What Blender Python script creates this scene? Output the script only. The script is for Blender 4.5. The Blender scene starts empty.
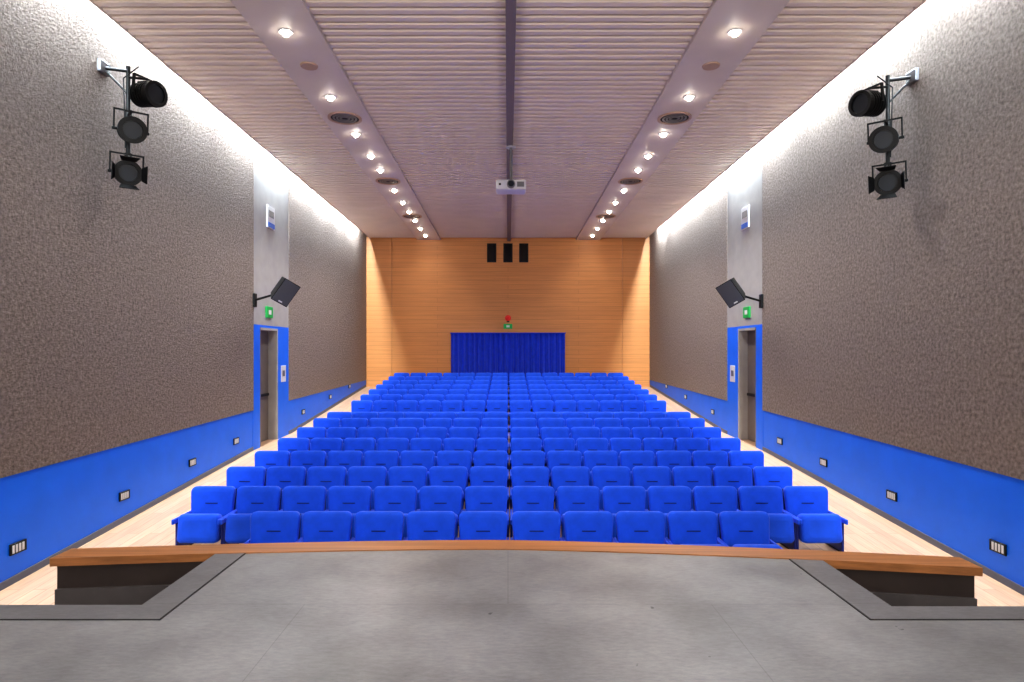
import bpy, bmesh, math, random
from mathutils import Matrix, Vector, Euler
random.seed(3)
scene = bpy.context.scene
scene.view_settings.view_transform = 'Standard'
try: scene.view_settings.look = 'Medium High Contrast'
except Exception as ex: print('LOOK FAIL',ex)
scene.view_settings.exposure = 0.15

def lin(c):
    r=[]
    for v in c:
        v=v/255.0
        r.append(v/12.92 if v<=0.04045 else ((v+0.055)/1.055)**2.4)
    return (r[0],r[1],r[2],1)

def mat(name, col, rough=0.6, metal=0.0, emit=0.0, var=0.0, vscale=8, bump=0.0, bscale=60, stretch=(1,1,1), spec=0.5, bdist=0.01, sheen=0, detail=6):
    m=bpy.data.materials.new(name); m.use_nodes=True
    nt=m.node_tree; N=nt.nodes; L=nt.links
    b=N['Principled BSDF']; c=lin(col)
    b.inputs['Base Color'].default_value=c
    b.inputs['Roughness'].default_value=rough
    b.inputs['Metallic'].default_value=metal
    b.inputs['Specular IOR Level'].default_value=spec
    if sheen: b.inputs['Sheen Weight'].default_value=sheen
    if emit:
        b.inputs['Emission Color'].default_value=c
        b.inputs['Emission Strength'].default_value=emit
    if var or bump:
        tc=N.new('ShaderNodeTexCoord'); mp=N.new('ShaderNodeMapping')
        mp.inputs['Scale'].default_value=stretch
        L.new(tc.outputs['Object'],mp.inputs['Vector'])
        if var:
            n=N.new('ShaderNodeTexNoise'); n.inputs['Scale'].default_value=vscale; n.inputs['Detail'].default_value=detail
            L.new(mp.outputs[0],n.inputs['Vector'])
            r=N.new('ShaderNodeValToRGB')
            r.color_ramp.elements[0].position=0.3; r.color_ramp.elements[1].position=0.7
            r.color_ramp.elements[0].color=tuple(x*(1-var) for x in c[:3])+(1,)
            r.color_ramp.elements[1].color=tuple(min(1,x*(1+var)) for x in c[:3])+(1,)
            L.new(n.outputs['Fac'],r.inputs['Fac']); L.new(r.outputs['Color'],b.inputs['Base Color'])
        if bump:
            n2=N.new('ShaderNodeTexNoise'); n2.inputs['Scale'].default_value=bscale; n2.inputs['Detail'].default_value=5
            L.new(mp.outputs[0],n2.inputs['Vector'])
            bp=N.new('ShaderNodeBump'); bp.inputs['Strength'].default_value=bump; bp.inputs['Distance'].default_value=bdist
            L.new(n2.outputs['Fac'],bp.inputs['Height']); L.new(bp.outputs[0],b.inputs['Normal'])
    return m

def stucco_mat():
    m=mat('stucco',(164,149,140),rough=0.95,var=0.34,vscale=24,spec=0.1)
    nt=m.node_tree;N=nt.nodes;L=nt.links;b=N['Principled BSDF']
    tc=N.new('ShaderNodeTexCoord')
    n=N.new('ShaderNodeTexNoise');n.inputs['Scale'].default_value=22;n.inputs['Detail'].default_value=9;n.inputs['Roughness'].default_value=0.78
    v=N.new('ShaderNodeTexVoronoi');v.inputs['Scale'].default_value=38
    L.new(tc.outputs['Object'],n.inputs['Vector']);L.new(tc.outputs['Object'],v.inputs['Vector'])
    a=N.new('ShaderNodeMath');a.operation='SUBTRACT'
    L.new(n.outputs['Fac'],a.inputs[0])
    mu=N.new('ShaderNodeMath');mu.operation='MULTIPLY';mu.inputs[1].default_value=0.25
    L.new(v.outputs['Distance'],mu.inputs[0]);L.new(mu.outputs[0],a.inputs[1])
    bp=N.new('ShaderNodeBump');bp.inputs['Strength'].default_value=1;bp.inputs['Distance'].default_value=0.10
    L.new(a.outputs[0],bp.inputs['Height']);L.new(bp.outputs[0],b.inputs['Normal'])
    return m

def wood_mat(name,col,axis='x',plank=None,rough=0.45,var=0.25,scale=3.0,grain=14,c2=(.8,.78,.76,1)):
    m=bpy.data.materials.new(name);m.use_nodes=True
    nt=m.node_tree;N=nt.nodes;L=nt.links;b=N['Principled BSDF'];c=lin(col)
    b.inputs['Roughness'].default_value=rough
    tc=N.new('ShaderNodeTexCoord');mp=N.new('ShaderNodeMapping')
    mp.inputs['Scale'].default_value={'x':(0.35,grain,grain),'y':(grain,0.35,grain)}[axis]
    L.new(tc.outputs['Object'],mp.inputs['Vector'])
    n=N.new('ShaderNodeTexNoise');n.inputs['Scale'].default_value=scale;n.inputs['Detail'].default_value=8
    L.new(mp.outputs[0],n.inputs['Vector'])
    r=N.new('ShaderNodeValToRGB');r.color_ramp.elements[0].position=.3;r.color_ramp.elements[1].position=.72
    r.color_ramp.elements[0].color=tuple(x*(1-var) for x in c[:3])+(1,)
    r.color_ramp.elements[1].color=tuple(min(1,x*(1+var)) for x in c[:3])+(1,)
    L.new(n.outputs['Fac'],r.inputs['Fac'])
    out=r.outputs['Color']
    if plank:
        br=N.new('ShaderNodeTexBrick');br.inputs['Scale'].default_value=1
        br.inputs['Brick Width'].default_value=plank[0];br.inputs['Row Height'].default_value=plank[1]
        br.inputs['Mortar Size'].default_value=plank[2]
        br.inputs['Color1'].default_value=(1,1,1,1);br.inputs['Color2'].default_value=c2;br.inputs['Mortar'].default_value=(.6,.55,.5,1)
        mp2=N.new('ShaderNodeMapping')
        mp2.inputs['Rotation'].default_value=plank[3]
        L.new(tc.outputs['Object'],mp2.inputs['Vector']);L.new(mp2.outputs[0],br.inputs['Vector'])
        mx=N.new('ShaderNodeMix');mx.data_type='RGBA';mx.blend_type='MULTIPLY';mx.inputs[0].default_value=1
        L.new(out,mx.inputs[6]);L.new(br.outputs['Color'],mx.inputs[7]);out=mx.outputs[2]
    L.new(out,b.inputs['Base Color'])
    return m

M={}
M['stucco']=stucco_mat()
M['blue_wall']=mat('blue_paint',(0,110,246),0.5,var=0.05,vscale=3,bump=0.1,bscale=90)
M['pilaster']=mat('grey_plaster',(162,159,156),0.7,var=0.06,vscale=4,bump=0.1)
M['ceil']=mat('slat_paint',(228,213,200),0.55,var=0.03,vscale=2)
M['ceil_dark']=mat('ceiling_void',(92,82,80),0.8)
M['strip']=mat('ceiling_strip_paint',(208,196,188),0.6,var=0.04,vscale=2)
M['track']=mat('ceiling_track_paint',(130,118,116),0.6)
M['wood_back']=wood_mat('orange_wood_panel',(212,146,86),'x',plank=(5.2,0.16,0.004,(math.radians(90),0,0)),rough=0.45,var=0.10,c2=(.94,.93,.92,1))
M['wood_rim']=wood_mat('stage_rim_wood',(178,122,76),'x',rough=0.35,var=0.3,scale=2)
M['wood_floor']=wood_mat('floor_planks',(192,156,126),'y',plank=(1.6,0.14,0.004,(0,0,math.radians(90))),rough=0.4,var=0.14)
M['seat']=mat('seat_fabric',(18,86,232),0.75,var=0.12,vscale=6,bump=0.25,bscale=220,bdist=0.003,spec=0.3,sheen=0.15)
M['seat_dark']=mat('seat_seam',(8,30,110),0.8)
M['seat_shell']=mat('seat_plastic',(6,32,115),0.4)
M['black']=mat('black_metal',(16,16,17),0.5,metal=0.0,spec=.3)
M['dark']=mat('dark_laminate',(66,56,52),0.6,var=0.15,vscale=5)
M['greyledge']=mat('grey_ledge',(92,88,88),0.6,var=0.1)
M['grey']=mat('grey_metal',(120,120,124),0.4,metal=0.5)
M['white']=mat('white_plastic',(214,214,216),0.4)
M['lens']=mat('lens_glass',(34,38,44),0.35,spec=.25)
M['grille']=mat('speaker_grille',(76,78,86),0.6,bump=0.6,bscale=300)
M['door']=mat('door_laminate',(108,100,96),0.45,var=0.06)
M['green']=mat('exit_green',(20,150,70),0.5,emit=0.2)
M['red']=mat('red_lamp',(200,20,15),0.4,emit=0.2)
M['lamp']=mat('lamp_glow',(255,246,230),0.4,emit=60)
M['tube']=mat('tube_glow',(225,240,255),0.4,emit=3)
M['curtain']=mat('curtain_velvet',(2,58,210),0.85,sheen=0.2,var=0.1)
M['bluesign']=mat('blue_sign',(30,90,190),0.5)
M['blackglass']=mat('black_glass',(10,10,12),0.15)
M['beige']=mat('detector_beige',(180,150,130),0.5)
M['seam']=mat('seam_dark',(38,36,38),0.7)
M['base']=mat('baseboard_grey',(92,98,116),0.5)
M['rear']=mat('rear_wall_plaster',(190,186,182),0.8)

# stage floor
def stage_mat(name,col):
    m=mat(name,col,0.3,var=0.3,vscale=1.6,spec=0.5,detail=14)
    nt=m.node_tree;N=nt.nodes;L=nt.links;b=N['Principled BSDF']
    tc=N.new('ShaderNodeTexCoord')
    n=N.new('ShaderNodeTexNoise');n.inputs['Scale'].default_value=7;n.inputs['Detail'].default_value=10
    L.new(tc.outputs['Object'],n.inputs['Vector'])
    r=N.new('ShaderNodeMapRange');r.inputs[3].default_value=0.2;r.inputs[4].default_value=0.48
    L.new(n.outputs['Fac'],r.inputs[0]);L.new(r.outputs[0],b.inputs['Roughness'])
    br=N.new('ShaderNodeTexBrick');br.offset=0.5
    br.inputs['Scale'].default_value=1;br.inputs['Brick Width'].default_value=2.4;br.inputs['Row Height'].default_value=1.22
    br.inputs['Mortar Size'].default_value=0.003
    br.inputs['Color1'].default_value=(1,1,1,1);br.inputs['Color2'].default_value=(.95,.95,.95,1);br.inputs['Mortar'].default_value=(.75,.75,.75,1)
    L.new(tc.outputs['Object'],br.inputs['Vector'])
    mp=N.new('ShaderNodeMapping');mp.inputs['Scale'].default_value=(4,12,1);mp.inputs['Rotation'].default_value=(0,0,.5)
    L.new(tc.outputs['Object'],mp.inputs['Vector'])
    sc=N.new('ShaderNodeTexNoise');sc.inputs['Scale'].default_value=4;sc.inputs['Detail'].default_value=12;sc.inputs['Roughness'].default_value=.8;L.new(mp.outputs[0],sc.inputs['Vector'])
    sr=N.new('ShaderNodeMapRange');sr.inputs[1].default_value=.3;sr.inputs[2].default_value=.75;sr.inputs[3].default_value=.78;sr.inputs[4].default_value=1.35
    L.new(sc.outputs['Fac'],sr.inputs[0])
    mx=N.new('ShaderNodeMix');mx.data_type='RGBA';mx.blend_type='MULTIPLY';mx.inputs[0].default_value=1
    my=N.new('ShaderNodeMix');my.data_type='RGBA';my.blend_type='MULTIPLY';my.inputs[0].default_value=1
    src=b.inputs['Base Color'].links[0].from_socket
    L.new(src,mx.inputs[6]);L.new(br.outputs['Color'],mx.inputs[7]);L.new(mx.outputs[2],my.inputs[6]);L.new(sr.outputs[0],my.inputs[7]);L.new(my.outputs[2],b.inputs['Base Color'])
    return m
M['stage']=stage_mat('stage_grey_paint',(136,138,141))
M['stage_trim']=stage_mat('stage_trim_grey',(116,117,121))

class B:
    def __init__(s): s.bm=bmesh.new(); s.mats=[]; s.T=Matrix.Identity(4)
    def mi(s,k):
        if k not in s.mats: s.mats.append(k)
        return s.mats.index(k)
    def verts_faces(s,vs,fs,k,smooth=False):
        i=s.mi(k); bv=[s.bm.verts.new(s.T@Vector(v)) for v in vs]
        out=[]
        for f in fs:
            try:
                fc=s.bm.faces.new([bv[j] for j in f]); fc.material_index=i; fc.smooth=smooth; out.append(fc)
            except ValueError: pass
        return bv,out
    def prism(s,c8,k):
        return s.verts_faces(c8,[(3,2,1,0),(4,5,6,7),(0,1,5,4),(1,2,6,5),(2,3,7,6),(3,0,4,7)],k)
    def box(s,x0,x1,y0,y1,z0,z1,k,bev=0):
        bv,f=s.prism([(x0,y0,z0),(x1,y0,z0),(x1,y1,z0),(x0,y1,z0),(x0,y0,z1),(x1,y0,z1),(x1,y1,z1),(x0,y1,z1)],k)
        if bev:
            es=set(e for fc in f for e in fc.edges)
            r=bmesh.ops.bevel(s.bm,geom=list(es),offset=bev,segments=2,profile=0.5,affect='EDGES')
            for fc in r['faces']: fc.material_index=s.mi(k)
    def cyl(s,p0,p1,r0,r1,k,n=20,cap=True):
        p0=Vector(p0);p1=Vector(p1);d=(p1-p0).normalized()
        u=d.orthogonal().normalized();w=d.cross(u)
        vs=[];fs=[]
        for p,r in((p0,r0),(p1,r1)):
            for i in range(n):
                a=2*math.pi*i/n; vs.append(p+u*math.cos(a)*r+w*math.sin(a)*r)
        for i in range(n): fs.append((i,(i+1)%n,n+(i+1)%n,n+i))
        s.verts_faces(vs,fs,k,True)
        if cap:
            s.verts_faces(vs[:n],[tuple(range(n))[::-1]],k)
            s.verts_faces(vs[n:],[tuple(range(n))],k)
    def ring(s,p0,p1,ri,ro,k,n=28):
        p0=Vector(p0);p1=Vector(p1);d=(p1-p0).normalized();u=d.orthogonal().normalized();w=d.cross(u)
        vs=[];fs=[]
        for p,r in((p0,ri),(p0,ro),(p1,ro),(p1,ri)):
            for i in range(n):
                a=2*math.pi*i/n; vs.append(p+u*math.cos(a)*r+w*math.sin(a)*r)
        for q in range(4):
            for i in range(n): fs.append((q*n+i,q*n+(i+1)%n,((q+1)%4)*n+(i+1)%n,((q+1)%4)*n+i))
        s.verts_faces(vs,fs,k)
    def obj(s,name,parent=None):
        bmesh.ops.recalc_face_normals(s.bm,faces=s.bm.faces)
        me=bpy.data.meshes.new(name); s.bm.to_mesh(me); s.bm.free()
        for k in s.mats: me.materials.append(M[k])
        o=bpy.data.objects.new(name,me); scene.collection.objects.link(o)
        if parent: o.parent=parent
        return o

def empty(name,loc=(0,0,0)):
    e=bpy.data.objects.new(name,None); scene.collection.objects.link(e); e.location=loc; return e

# ------------------------------------------------------------- room profile
Y0=-3.2; YB=22.8; XW=5.22
def zf(d):
    if d<4.5: return -2.6
    if d<12.5: return -2.6+(d-4.5)*0.06675
    if d<15: return -2.066+(d-12.5)*0.0264
    return -2.0+(d-15)*0.083
def zc(d): return 4.22-0.0095*(d-7.47)
def zw(d): return -1.315+0.0131*(d-6.37)
ZT=4.75

b=B(); ys=[Y0-0.2,4.5,12.5,15,YB+0.8]
for a,c in zip(ys[:-1],ys[1:]):
    b.prism([(-5.5,a,zf(a)-.2),(5.5,a,zf(a)-.2),(5.5,c,zf(c)-.2),(-5.5,c,zf(c)-.2),(-5.5,a,zf(a)),(5.5,a,zf(a)),(5.5,c,zf(c)),(-5.5,c,zf(c))],'wood_floor')
b.obj('floor')

# side walls
DY0,DY1,PY0,PY1,DZ=13.05,14.07,12.69,14.75,0.48
def side_wall(sgn,name):
    b=B()
    def P(x0,x1,y0,y1,za,zb,zc_,zd,k):
        b.prism([(sgn*x0,y0,za),(sgn*x1,y0,za),(sgn*x1,y1,zb),(sgn*x0,y1,zb),(sgn*x0,y0,zc_),(sgn*x1,y0,zc_),(sgn*x1,y1,zd),(sgn*x0,y1,zd)],k)
    xi=XW; xo=XW+.3
    for a,c in((Y0,4.5),(4.5,12.5),(12.5,PY0),(PY1,15),(15,YB+.3)):
        P(xi+.005,xo,a,c,zf(a)-.1,zf(c)-.1,zw(a),zw(c),'blue_wall')
        P(xi-.015,xo,a,c,zw(a),zw(c),ZT,ZT,'stucco')
    P(xi,xo,PY0,DY0,zf(PY0)-.1,zf(DY0)-.1,.53,.53,'blue_wall')
    P(xi,xo,DY1,PY1,zf(DY1)-.1,zf(PY1)-.1,.53,.53,'blue_wall')
    P(xi,xo,DY0,DY1,DZ,DZ,.53,.53,'blue_wall')
    P(xi,xo,PY0,PY1,.53,.53,ZT,ZT,'pilaster')
    b.obj(name)
    d=B()
    def DB(x0,x1,y0,y1,z0,z1,k,bev=0):
        xa,xb=sorted((sgn*x0,sgn*x1)); d.box(xa,xb,y0,y1,z0,z1,k,bev)
    zb=zf(DY1)
    DB(xi+.2,xi+.25,DY0+.05,DY1-.05,zb+.005,DZ-.05,'door',.004)
    DB(xi-.0,xi+.26,DY0,DY0+.05,zb,DZ,'grey');DB(xi-.0,xi+.26,DY1-.05,DY1,zb,DZ,'pilaster')
    DB(xi-.0,xi+.26,DY0+.05,DY1-.05,DZ-.05,DZ,'pilaster')
    DB(xi+.15,xi+.2,DY0+.12,DY1-.12,zb+1.0,zb+1.06,'black',.01)
    d.obj('door_1' if sgn<0 else 'door_2')
    bb=B()
    for a,c in((Y0,4.5),(4.5,12.5),(12.5,PY0),(PY1,15),(15,YB)):
        bb.prism([(sgn*(xi-.01),a,zf(a)),(sgn*(xi+.02),a,zf(a)),(sgn*(xi+.02),c,zf(c)),(sgn*(xi-.01),c,zf(c)),
                  (sgn*(xi-.01),a,zf(a)+.08),(sgn*(xi+.02),a,zf(a)+.08),(sgn*(xi+.02),c,zf(c)+.08),(sgn*(xi-.01),c,zf(c)+.08)],'base')
    bb.obj('baseboard_left' if sgn<0 else 'baseboard_right')
side_wall(-1,'wall_left'); side_wall(1,'wall_right')

# back wall
b=B(); g=.006
def bx(x0,x1,z0,z1): b.box(x0+g,x1-g,YB,YB+.06,z0+g,z1-g,'wood_back')
b.box(-5.5,-2.1,YB+.06,YB+.3,-1.8,ZT,'seam');b.box(2.1,5.5,YB+.06,YB+.3,-1.8,ZT,'seam')
b.box(-2.1,2.1,YB+.06,YB+.3,.62,ZT,'seam');b.box(-2.1,2.1,YB+.6,YB+.7,-1.8,.62,'seam')
for x0,x1 in((-5.22,-4.27),(4.2,5.22)): bx(x0,x1,-1.7,4.3)
b.box(-4.264,-2.1,YB,YB+.06,-1.7,4.3,'wood_back');b.box(2.1,4.194,YB,YB+.06,-1.7,4.3,'wood_back');b.box(-2.1,2.1,YB,YB+.06,.62,4.3,'wood_back')
b.obj('wall_back')
b=B(); b.box(-5.5,5.5,Y0-.2,Y0,-2.7,ZT,'rear'); b.obj('wall_front')

for i,x in enumerate((-.60,0.0,.58)):
    b=B(); b.box(x-.17,x+.17,YB-.03,YB-.001,3.22,3.92,'black',.01); b.box(x-.13,x+.13,YB-.035,YB-.025,3.26,3.88,'blackglass'); b.obj('window_%d'%(i+1))

# curtain
b=B(); n=240; vs=[];fs=[]
for j,z in enumerate((-1.40,-.6,.0,.5,.62)):
    for i in range(n+1):
        x=-2.09+4.18*i/n
        amp=(.06,.055,.05,.04,.03)[j]
        y=YB-.08+amp*math.sin(i/n*2*math.pi*22+.6*math.sin(i*.13))+.012*math.sin(i*.9+j)
        vs.append((x,y,z))
for j in range(4):
    for i in range(n): a=j*(n+1)+i; fs.append((a,a+1,a+n+2,a+n+1))
b.verts_faces(vs,fs,'curtain',True)
b.box(-2.12,2.12,YB-.13,YB-.001,.60,.64,'curtain',.01)
b.obj('stage_curtain')

b=B(); b.box(-.16,.16,YB-.05,YB-.001,.78,.96,'green',.01); b.box(-.06,.06,YB-.053,YB-.05,.83,.91,'white'); b.obj('exit_sign')
b=B(); b.cyl((0,YB-.001,1.17),(0,YB-.05,1.17),.11,.11,'red'); b.cyl((0,YB-.05,1.17),(0,YB-.10,1.17),.09,.05,'red'); b.box(-.05,.05,YB-.03,YB-.001,1.02,1.08,'black'); b.obj('alarm_lamp')

# ------------------------------------------------------------- ceiling
b=B()
b.prism([(-5.5,Y0-.2,ZT),(5.5,Y0-.2,ZT),(5.5,YB+.3,ZT),(-5.5,YB+.3,ZT),(-5.5,Y0-.2,ZT+.2),(5.5,Y0-.2,ZT+.2),(5.5,YB+.3,ZT+.2),(-5.5,YB+.3,ZT+.2)],'rear')
b.obj('ceiling')
EDGE=5.05
SL=(-3.33,-2.47); SR=(2.50,3.38)
bays=((-EDGE,SL[0]),(SL[1],-.03),(.10,SR[0]),(SR[1],EDGE))
b=B(); p=.17; y=Y0+.05
while y<YB-.12:
    z=zc(y)
    for x0,x1 in bays:
        pr=[(y,z+.02),(y+.095,z+.02),(y+.11,z+.08),(y-.015,z+.08)]
        vs=[(x0,q[0],q[1]) for q in pr]+[(x1,q[0],q[1]) for q in pr]
        b.verts_faces(vs,[(0,1,5,4),(1,2,6,5),(3,0,4,7),(0,3,2,1),(4,5,6,7)],'ceil')
    y+=p
for x0,x1 in bays:
    z0=zc(Y0)+.08; z1=zc(YB)+.08
    b.prism([(x0,Y0,z0),(x1,Y0,z0),(x1,YB,z1),(x0,YB,z1),(x0,Y0,z0+.03),(x1,Y0,z0+.03),(x1,YB,z1+.03),(x0,YB,z1+.03)],'ceil_dark')
b.obj('ceiling_slats')
def strip(x0,x1,dz,h,k,name):
    b=B(); z0=zc(Y0)+dz; z1=zc(YB)+dz
    b.prism([(x0,Y0,z0),(x1,Y0,z0),(x1,YB,z1),(x0,YB,z1),(x0,Y0,z0+h),(x1,Y0,z0+h),(x1,YB,z1+h),(x0,YB,z1+h)],k)
    return b.obj(name)
strip(SL[0],SL[1],-.03,.15,'strip','ceiling_strip'); strip(SR[0],SR[1],-.03,.15,'strip','ceiling_strip')
strip(-.03,.10,-.08,.2,'track','ceiling_track')
strip(-EDGE-.012,-EDGE,.0,.3,'strip','ceiling_edge_trim'); strip(EDGE,EDGE+.012,.0,.3,'strip','ceiling_edge_trim')

XL,XR=-2.92,2.98
dl=[8.15,10.2,11.9,13.2,14.2,15.95,17.2,18.3,19.5,20.7,21.9]
front_fill=[-2.0,0.2,2.2,4.2,6.1]  # unseen downlights added over the stage as extra fill, continuing the strips
for X in (XL,XR):
    for d in dl+front_fill:
        z=zc(d)-.03
        b=B(); b.ring((0,0,0),(0,0,-.012),.06,.09,'white'); b.cyl((0,0,-.001),(0,0,-.02),.06,.055,'lamp'); b.cyl((0,0,-.02),(0,0,-.055),.055,.03,'lamp')
        o=b.obj('recessed_downlight'); o.location=(X,d,z)
        L=bpy.data.lights.new('downlight_lamp','SPOT'); L.energy=(145 if d>7 else 88) if d<19 else (60 if d<21 else 25); L.spot_size=math.radians(130); L.spot_blend=.7; L.shadow_soft_size=.06
        L.color=(1,.97,.94)
        lo=bpy.data.objects.new('downlight_lamp',L); scene.collection.objects.link(lo); lo.location=(0,0,-.13); lo.parent=o
    for d in (11.1,15.1,18.9,6.9,2.9):
        b=B(); b.ring((0,0,0),(0,0,-.02),.25,.30,'beige')
        for r in (.06,.12,.18): b.ring((0,0,-.004),(0,0,-.02),r,r+.035,'grey')
        b.cyl((0,0,-.001),(0,0,-.005),.25,.25,'seam')
        o=b.obj('air_vent'); o.location=(X,d,zc(d)-.03)
    b=B(); b.cyl((0,0,0),(0,0,-.02),.13,.12,'beige'); o=b.obj('ceiling_detector'); o.location=(X,9.1,zc(9.1)-.03)

# cove lights
for sg in (-1,1):
    d=Y0+1.2
    while d<YB-.8:
        z=zc(d)+.34
        b=B(); b.box(-.04,.04,-.75,.75,.0,.05,'white'); b.cyl((0,-.7,-.02),(0,.7,-.02),.016,.016,'tube',10)
        o=b.obj('cove_light'); o.location=(sg*5.125,d,z)
        L=bpy.data.lights.new('cove_lamp','AREA'); L.shape='RECTANGLE'; L.size=.06; L.size_y=1.3; L.energy=145; L.color=(.80,.92,1)
        lo=bpy.data.objects.new('cove_lamp',L); scene.collection.objects.link(lo); lo.location=(0,0,-.05); lo.parent=o
        lo.rotation_euler=(0,math.radians(4*sg),0)
        d+=1.75

# unseen fill lights added behind the camera to brighten ceiling and hall
for sg in (-1,1):
    b=B()
    for a in range(3):
        an=math.radians(90+120*a); b.cyl((0,0,-1.9),(math.cos(an)*.5,math.sin(an)*.5,-2.68),.015,.015,'black')
    b.cyl((0,0,-2.4),(0,0,0-.2),.02,.02,'black')
    b.box(-.3,.3,-.2,.0,-.22,.22,'black',.02); b.box(-.26,.26,.0,.012,-.18,.18,'white')
    o=b.obj('added_fill_light'); o.location=(sg*3.6,-2.6,1.18)
    L=bpy.data.lights.new('fill_lamp','SPOT'); L.energy=880; L.spot_size=math.radians(120); L.spot_blend=1; L.shadow_soft_size=.25; L.color=(1,.94,.88)
    lo=bpy.data.objects.new('fill_lamp',L); scene.collection.objects.link(lo); lo.parent=o; lo.location=(0,.3,0)
    lo.rotation_euler=(math.radians(90+22),0,math.radians(sg*18))

# ------------------------------------------------------------- seats
def rounded(w0,w1,h,r,n=5):
    pts=[]
    for cx,cz,a0 in ((w1/2-r,h-r,0),(-w1/2+r,h-r,90),(-w0/2+r,r,180),(w0/2-r,r,270)):
        for i in range(n+1):
            a=math.radians(a0+90*i/n); pts.append((cx+r*math.cos(a),cz+r*math.sin(a)))
    return pts
def pillow(b,w0,w1,h,t,r,k,conc=0.0,kback=None):
    layers=[(t/2,.025),(t/2-.012,.006),(t/4,0),(-t/4,0),(-t/2+.012,.008),(-t/2,.028),(-t/2-.008,.07)]
    base=rounded(w0,w1,h,r); n=len(base); vs=[]
    for y,ins in layers:
        for x,z in base:
            sx=1-ins*2/max(w0,w1); sz=1-ins*2/h
            X=x*sx; Z=(z-h/2)*sz+h/2
            vs.append((X,y-conc*(X/(w1/2))**2,Z))
    fs=[]
    for l in range(len(layers)-1):
        for i in range(n): fs.append((l*n+i,l*n+(i+1)%n,(l+1)*n+(i+1)%n,(l+1)*n+i))
    b.verts_faces(vs,fs,k,True)
    for l in (0,len(layers)-1):
        ring=[vs[l*n+i] for i in range(n)]
        c=(0,ring[0][1]+conc*(ring[0][0]/(w1/2))**2,h/2)
        b.verts_faces(ring+[c],[(i,(i+1)%n,n) for i in range(n)],k if l else (kback or k),True)
b=B()
b.T=Matrix.Translation((0,-.02,.305))@Matrix.Rotation(math.radians(-10),4,'X')
pillow(b,.49,.53,.405,.10,.065,'seat',.035,'seat_shell')
b.box(-.075,.075,-.066,-.053,.195,.207,'seat_dark')
b.T=Matrix.Translation((0,.045,.28))@Matrix.Rotation(math.radians(-10),4,'X')
b.box(-.24,.24,-.01,.012,0,.385,'seat_shell',.008)
b.T=Matrix.Translation((0,-.37,.13))@Matrix.Rotation(math.radians(-10),4,'X')
pillow(b,.47,.475,.33,.15,.05,'seat',0)
b.T=Matrix.Identity(4)
for sg in(-1,1):
    x0,x1=sorted((sg*.252,sg*.279))
    b.box(x0,x1,-.36,.04,.02,.36,'seat_shell',.006)
    b.box(x0,x1,-.45,.06,.36,.42,'seat',.01)
    b.box(x0,x1,-.36,.10,0,.02,'black')
b.box(-.252,.252,-.06,.0,.24,.29,'black')
seat0=b.obj('auditorium_seat'); seatme=seat0.data
PX=.56; CX=.02
rows=[(6.68+i*.953,7 if i else 5) for i in range(8)]+[(15.4+i*.96,7) for i in range(7)]
first=True
for d,nh in rows:
    for s in (-1,1):
        for i in range(nh):
            x=CX+s*(.006+PX*(i+.5))
            if first: o=seat0; first=False
            else:
                o=bpy.data.objects.new('auditorium_seat',seatme); scene.collection.objects.link(o)
            o.location=(x,d,zf(d)+.002); 

# ------------------------------------------------------------- stage
ZS=-1.5
def dc(X):
    return 4.65-.03*X-.0526*abs(X)**1.5
b=B()
b.box(-5.2,5.2,Y0,3.44,-2.6,ZS,'stage')
nx=24; xs=[-1.93+(1.93+2.01)*i/nx for i in range(nx+1)]
for a,c in zip(xs[:-1],xs[1:]):
    b.verts_faces([(a,3.44,ZS),(c,3.44,ZS),(c,dc(c),ZS),(a,dc(a),ZS)],[(0,1,2,3)],'stage')
    b.verts_faces([(a,dc(a),-2.6),(c,dc(c),-2.6),(c,dc(c),ZS),(a,dc(a),ZS)],[(0,1,2,3)],'stage')
for x0,x1 in((-2.15,-1.94),(2.02,2.24)):
    ya,yb=dc(x0),dc(x1)
    b.prism([(x0,3.45,-2.6),(x1,3.45,-2.6),(x1,yb,-2.6),(x0,ya,-2.6),(x0,3.45,ZS+.004),(x1,3.45,ZS+.004),(x1,yb,ZS+.004),(x0,ya,ZS+.004)],'stage_trim')
b.box(-5.2,-2.15,3.45,3.64,-2.6,ZS+.004,'stage_trim'); b.box(2.24,5.2,3.45,3.62,-2.6,ZS+.004,'stage_trim')
b.box(-5.2,-1.93,3.44,3.449,ZS-.02,ZS+.0045,'seam'); b.box(2.01,5.2,3.44,3.449,ZS-.02,ZS+.0045,'seam')
b.box(-1.940,-1.930,3.44,dc(-1.93),ZS-.02,ZS+.0045,'seam'); b.box(2.010,2.020,3.44,dc(2.02),ZS-.02,ZS+.0045,'seam')
b.obj('stage_floor')
def curved(b,x0,x1,o0,o1,z0,z1,k,n=40):
    vs=[];fs=[]
    for i in range(n+1):
        x=x0+(x1-x0)*i/n; d=dc(x)
        vs+=[(x,d+o0,z0),(x,d+o1,z0),(x,d+o1,z1),(x,d+o0,z1)]
    for i in range(n):
        a=i*4;c=a+4
        for q in range(4): fs.append((a+q,a+(q+1)%4,c+(q+1)%4,c+q))
    fs.append((0,1,2,3)); fs.append((n*4+3,n*4+2,n*4+1,n*4))
    b.verts_faces(vs,fs,k)
b=B(); curved(b,-3.28,3.25,.0,.22,ZS-.05,ZS+.008,'wood_rim'); 
curved(b,-3.25,3.22,.03,.18,-2.58,ZS-.05,'dark')
curved(b,-3.25,-2.16,.005,.03,-2.58,-1.72,'greyledge',14); curved(b,2.25,3.22,.005,.03,-2.58,-1.71,'greyledge',14)
b.obj('stage_front_rail')

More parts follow.
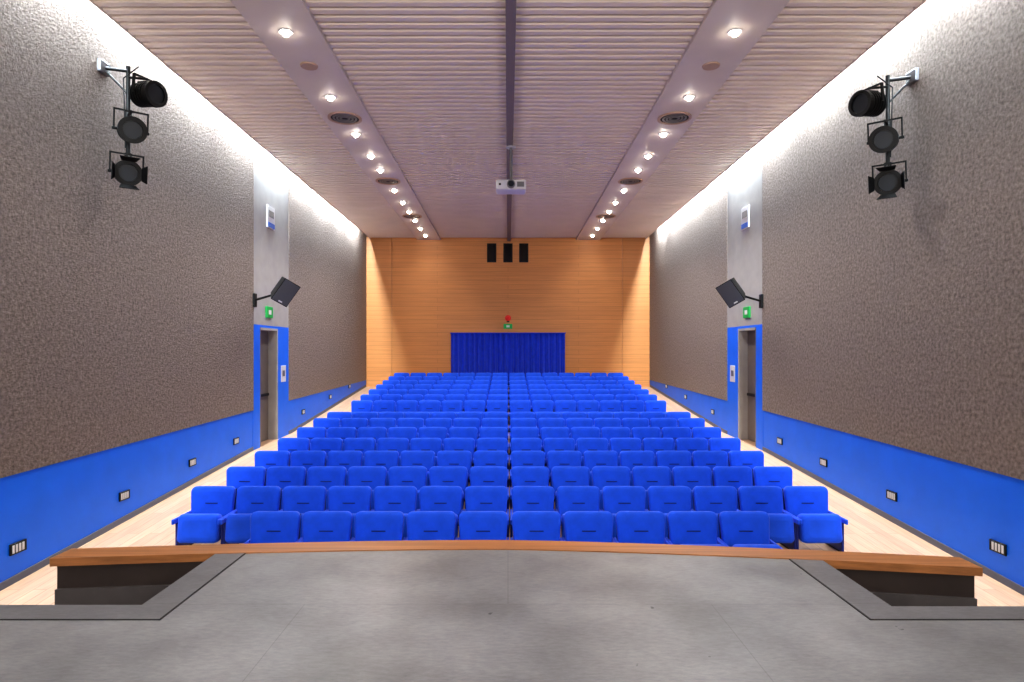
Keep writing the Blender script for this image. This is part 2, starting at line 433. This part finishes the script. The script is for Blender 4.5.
# ------------------------------------------------------------- projector
b=B(); pz=3.29; pd=12.5
b.T=Matrix.Translation((.06,pd,pz))
b.box(-.30,.30,-.2,.24,-.10,.10,'white',.03)
b.box(.12,.26,-.206,-.2,-.05,.05,'grey')
b.cyl((-.0,-.2,0),(-.0,-.25,0),.085,.08,'grey'); b.cyl((-.0,-.25,0),(-.0,-.254,0),.06,.06,'lens')
b.box(-.24,-.2,-.21,-.205,-.02,.02,'black')
b.box(-.1,.1,-.08,.1,.10,.13,'grey'); b.cyl((0,0,.12),(0,0,zc(pd)-.08-pz),.03,.03,'grey'); 
b.cyl((0,0,zc(pd)-.10-pz),(0,0,zc(pd)-.08-pz),.1,.1,'white')
b.obj('ceiling_projector')

# ------------------------------------------------------------- speakers
def speaker(sg,y,z):
    e=empty('wall_speaker')
    b=B()
    c=Vector((sg*4.5,y,z))
    face=Vector((-sg*.55,-.8,-.42)).normalized()
    q=face.to_track_quat('-Y','Z')
    b.T=Matrix.Translation(c)@q.to_matrix().to_4x4()@Matrix.Rotation(math.radians(-sg*28),4,'Y')
    vs=[(-.18,-.16,-.25),(.18,-.16,-.25),(.13,.16,-.2),(-.13,.16,-.2),(-.18,-.16,.25),(.18,-.16,.25),(.13,.16,.2),(-.13,.16,.2)]
    b.prism(vs,'black')
    b.box(-.165,.165,-.175,-.16,-.235,.235,'grille',.006)
    b.box(-.04,.04,-.18,-.174,-.215,-.19,'white')
    b.obj('cabinet',e)
    b=B(); w=Vector((sg*(XW-.03),y+.25,z-.18))
    b.cyl(c+Vector((sg*.1,.12,-.03)),Vector((sg*4.95,y+.2,z-.12)),.022,.022,'black')
    b.cyl(Vector((sg*4.95,y+.2,z-.12)),w,.022,.022,'black')
    xa,xb=sorted((sg*(XW-.06),sg*(XW+.0)))
    b.box(xa,xb,w.y-.06,w.y+.06,w.z-.14,w.z+.14,'black',.01)
    b.obj('bracket',e)
speaker(-1,12.45,1.2); speaker(1,12.45,1.18)

# ------------------------------------------------------------- stage light rigs
def fresnel(parent,name,c,aim,r=.14,l=.28,doors=True,pole=None):
    b=B(); c=Vector(c); q=Vector(aim).normalized().to_track_quat('-Y','Z')
    b.T=Matrix.Translation(c)@q.to_matrix().to_4x4()
    b.cyl((0,l/2,0),(0,l*.2,0),r*.6,r*.85,'black'); b.cyl((0,l*.2,0),(0,-l/2,0),r*.85,r*.9,'black')
    b.ring((0,-l/2+.02,0),(0,-l/2-.03,0),r*.72,r*1.05,'black'); b.cyl((0,-l/2-.001,0),(0,-l/2-.01,0),r*.72,r*.7,'lens')
    for i in range(3): b.ring((0,l*.1-i*.05,0),(0,l*.1-i*.05-.015,0),r*.8,r*.97,'black')
    if doors:
        for a in range(4):
            T=b.T.copy(); b.T=b.T@Matrix.Rotation(math.radians(90*a),4,'Y')@Matrix.Translation((0,-l/2-.03,r*.95))@Matrix.Rotation(math.radians(-22),4,'X')
            b.prism([(-.11,-.12,0),(.11,-.12,0),(.08,0,0),(-.08,0,0),(-.11,-.12,.006),(.11,-.12,.006),(.08,0,.006),(-.08,0,.006)],'black'); b.T=T
    for s in(-1,1): b.box(s*(r+.03)-.008,s*(r+.03)+.008,-.02,.02,-.02,r+.08,'black')
    b.box(-r-.038,r+.038,-.02,.02,r+.07,r+.09,'black'); b.cyl((-r-.05,0,0),(r+.05,0,0),.018,.018,'black')
    b.T=Matrix.Identity(4)
    if pole: b.cyl(c+(q@Vector((0,0,r+.08))),pole,.018,.018,'black'); b.cyl(Vector(pole)-Vector((0,0,.05)),Vector(pole)+Vector((0,0,.05)),.045,.045,'black')
    b.obj(name,parent)
def rig(sg,z0):
    e=empty('stage_light_rig'); X=sg*4.93; Y=8.05
    b=B()
    b.cyl((X,Y,z0-1.2),(X,Y,z0+.06),.026,.026,'black')
    b.cyl((X,Y,z0),(sg*(XW-.02),Y-.1,z0),.022,.022,'black'); b.cyl((X,Y,z0-.3),(sg*(XW-.02),Y-.1,z0),.014,.014,'black')
    xa,xb=sorted((sg*(XW-.06),sg*(XW-.0))); b.box(xa,xb,Y-.2,Y,z0-.08,z0+.08,'grey',.01)
    b.cyl((X+sg*.03,Y-.01,z0-1.0),(X+sg*.05,Y-.02,z0-.1),.008,.008,'black'); b.cyl((X+sg*.05,Y-.02,z0-.1),(X-sg*.15,Y-.02,z0+.05),.008,.008,'black')
    b.obj('pole_bracket',e)
    b=B(); c=Vector((X-sg*.28,Y-.08,z0-.34)); q=Vector((-sg*.93,-.38,-.10)).normalized().to_track_quat('-Y','Z')
    b.T=Matrix.Translation(c)@q.to_matrix().to_4x4()
    b.cyl((0,.20,0),(0,.13,0),.08,.13,'black'); b.cyl((0,.13,0),(0,-.14,0),.13,.145,'black')
    for i in range(5): b.ring((0,.12-i*.045,0),(0,.10-i*.045,0),.12,.15,'black')
    b.box(-.05,.05,-.10,.12,.12,.165,'black',.01)
    b.ring((0,-.13,0),(0,-.19,0),.12,.16,'black'); b.cyl((0,-.15,0),(0,-.165,0),.12,.12,'lens')
    for s in(-1,1): b.box(s*.18-.008,s*.18+.008,-.02,.02,-.02,.2,'black')
    b.box(-.188,.188,-.02,.02,.19,.205,'black'); b.T=Matrix.Identity(4)
    b.cyl(c+(q@Vector((0,0,.2))),(X,Y,z0-.08),.016,.016,'black')
    b.obj('spotlight_head_top',e)
    fresnel(e,'spotlight_head',(X-sg*.13,Y-.16,z0-.83),(-sg*.6,-.75,-.2),.155,.30,False,(X,Y,z0-.58))
    fresnel(e,'fresnel_head',(X-sg*.10,Y-.2,z0-1.38),(-sg*.6,-.75,-.2),.15,.28,True,(X,Y,z0-1.12))
rig(-1,3.62); rig(1,3.50)

# ------------------------------------------------------------- wall small items
def wallbox(name,sg,y,z,w,h,t,k,inner=None,x=XW):
    b=B(); xa,xb=sorted((sg*x,sg*(x-t))); b.box(xa,xb,y-w/2,y+w/2,z-h/2,z+h/2,k,.005)
    if inner:
        for (fy0,fy1,fz0,fz1,kk) in inner:
            xa,xb=sorted((sg*(x-t),sg*(x-t-.004))); b.box(xa,xb,y-w/2+fy0*w,y-w/2+fy1*w,z-h/2+fz0*h,z-h/2+fz1*h,kk)
    b.obj(name)
for sg in(-1,1):
    for d in (6.6,8.43,10.25,11.9,15.8,18.2,20.4):
        inn=[(.1+.2*i,.1+.2*i+.12,.15,.85,'white') for i in range(4)]
        wallbox('wall_socket_panel',sg,d,zf(d)+.36,.22,.12,.02,'black',inn,x=XW+.005)
    wallbox('exit_sign',sg,13.5,.82,.34,.24,.04,'green',[(.3,.7,.3,.7,'white')])
    wallbox('wall_notice_sign',sg,13.6,2.9,.42,.48,.03,'white',[(.05,.95,.03,.25,'bluesign'),(.15,.85,.5,.8,'grey')])
    wallbox('paper_notice',sg,14.4,-.55,.3,.38,.01,'white',[(.25,.75,.35,.7,'grey')])

# ------------------------------------------------------------- world + camera
w=bpy.data.worlds.new('world'); scene.world=w; w.use_nodes=True
w.node_tree.nodes['Background'].inputs[0].default_value=(.5,.5,.55,1); w.node_tree.nodes['Background'].inputs[1].default_value=.3
cam=bpy.data.cameras.new('camera'); co=bpy.data.objects.new('camera',cam); scene.collection.objects.link(co)
co.location=(0,0,0); co.rotation_euler=(math.radians(90),0,0)
cam.sensor_width=36; cam.lens=620/1024*36; cam.shift_x=4/1024; cam.shift_y=9/1024; cam.clip_end=100; cam.clip_start=.05
scene.camera=co
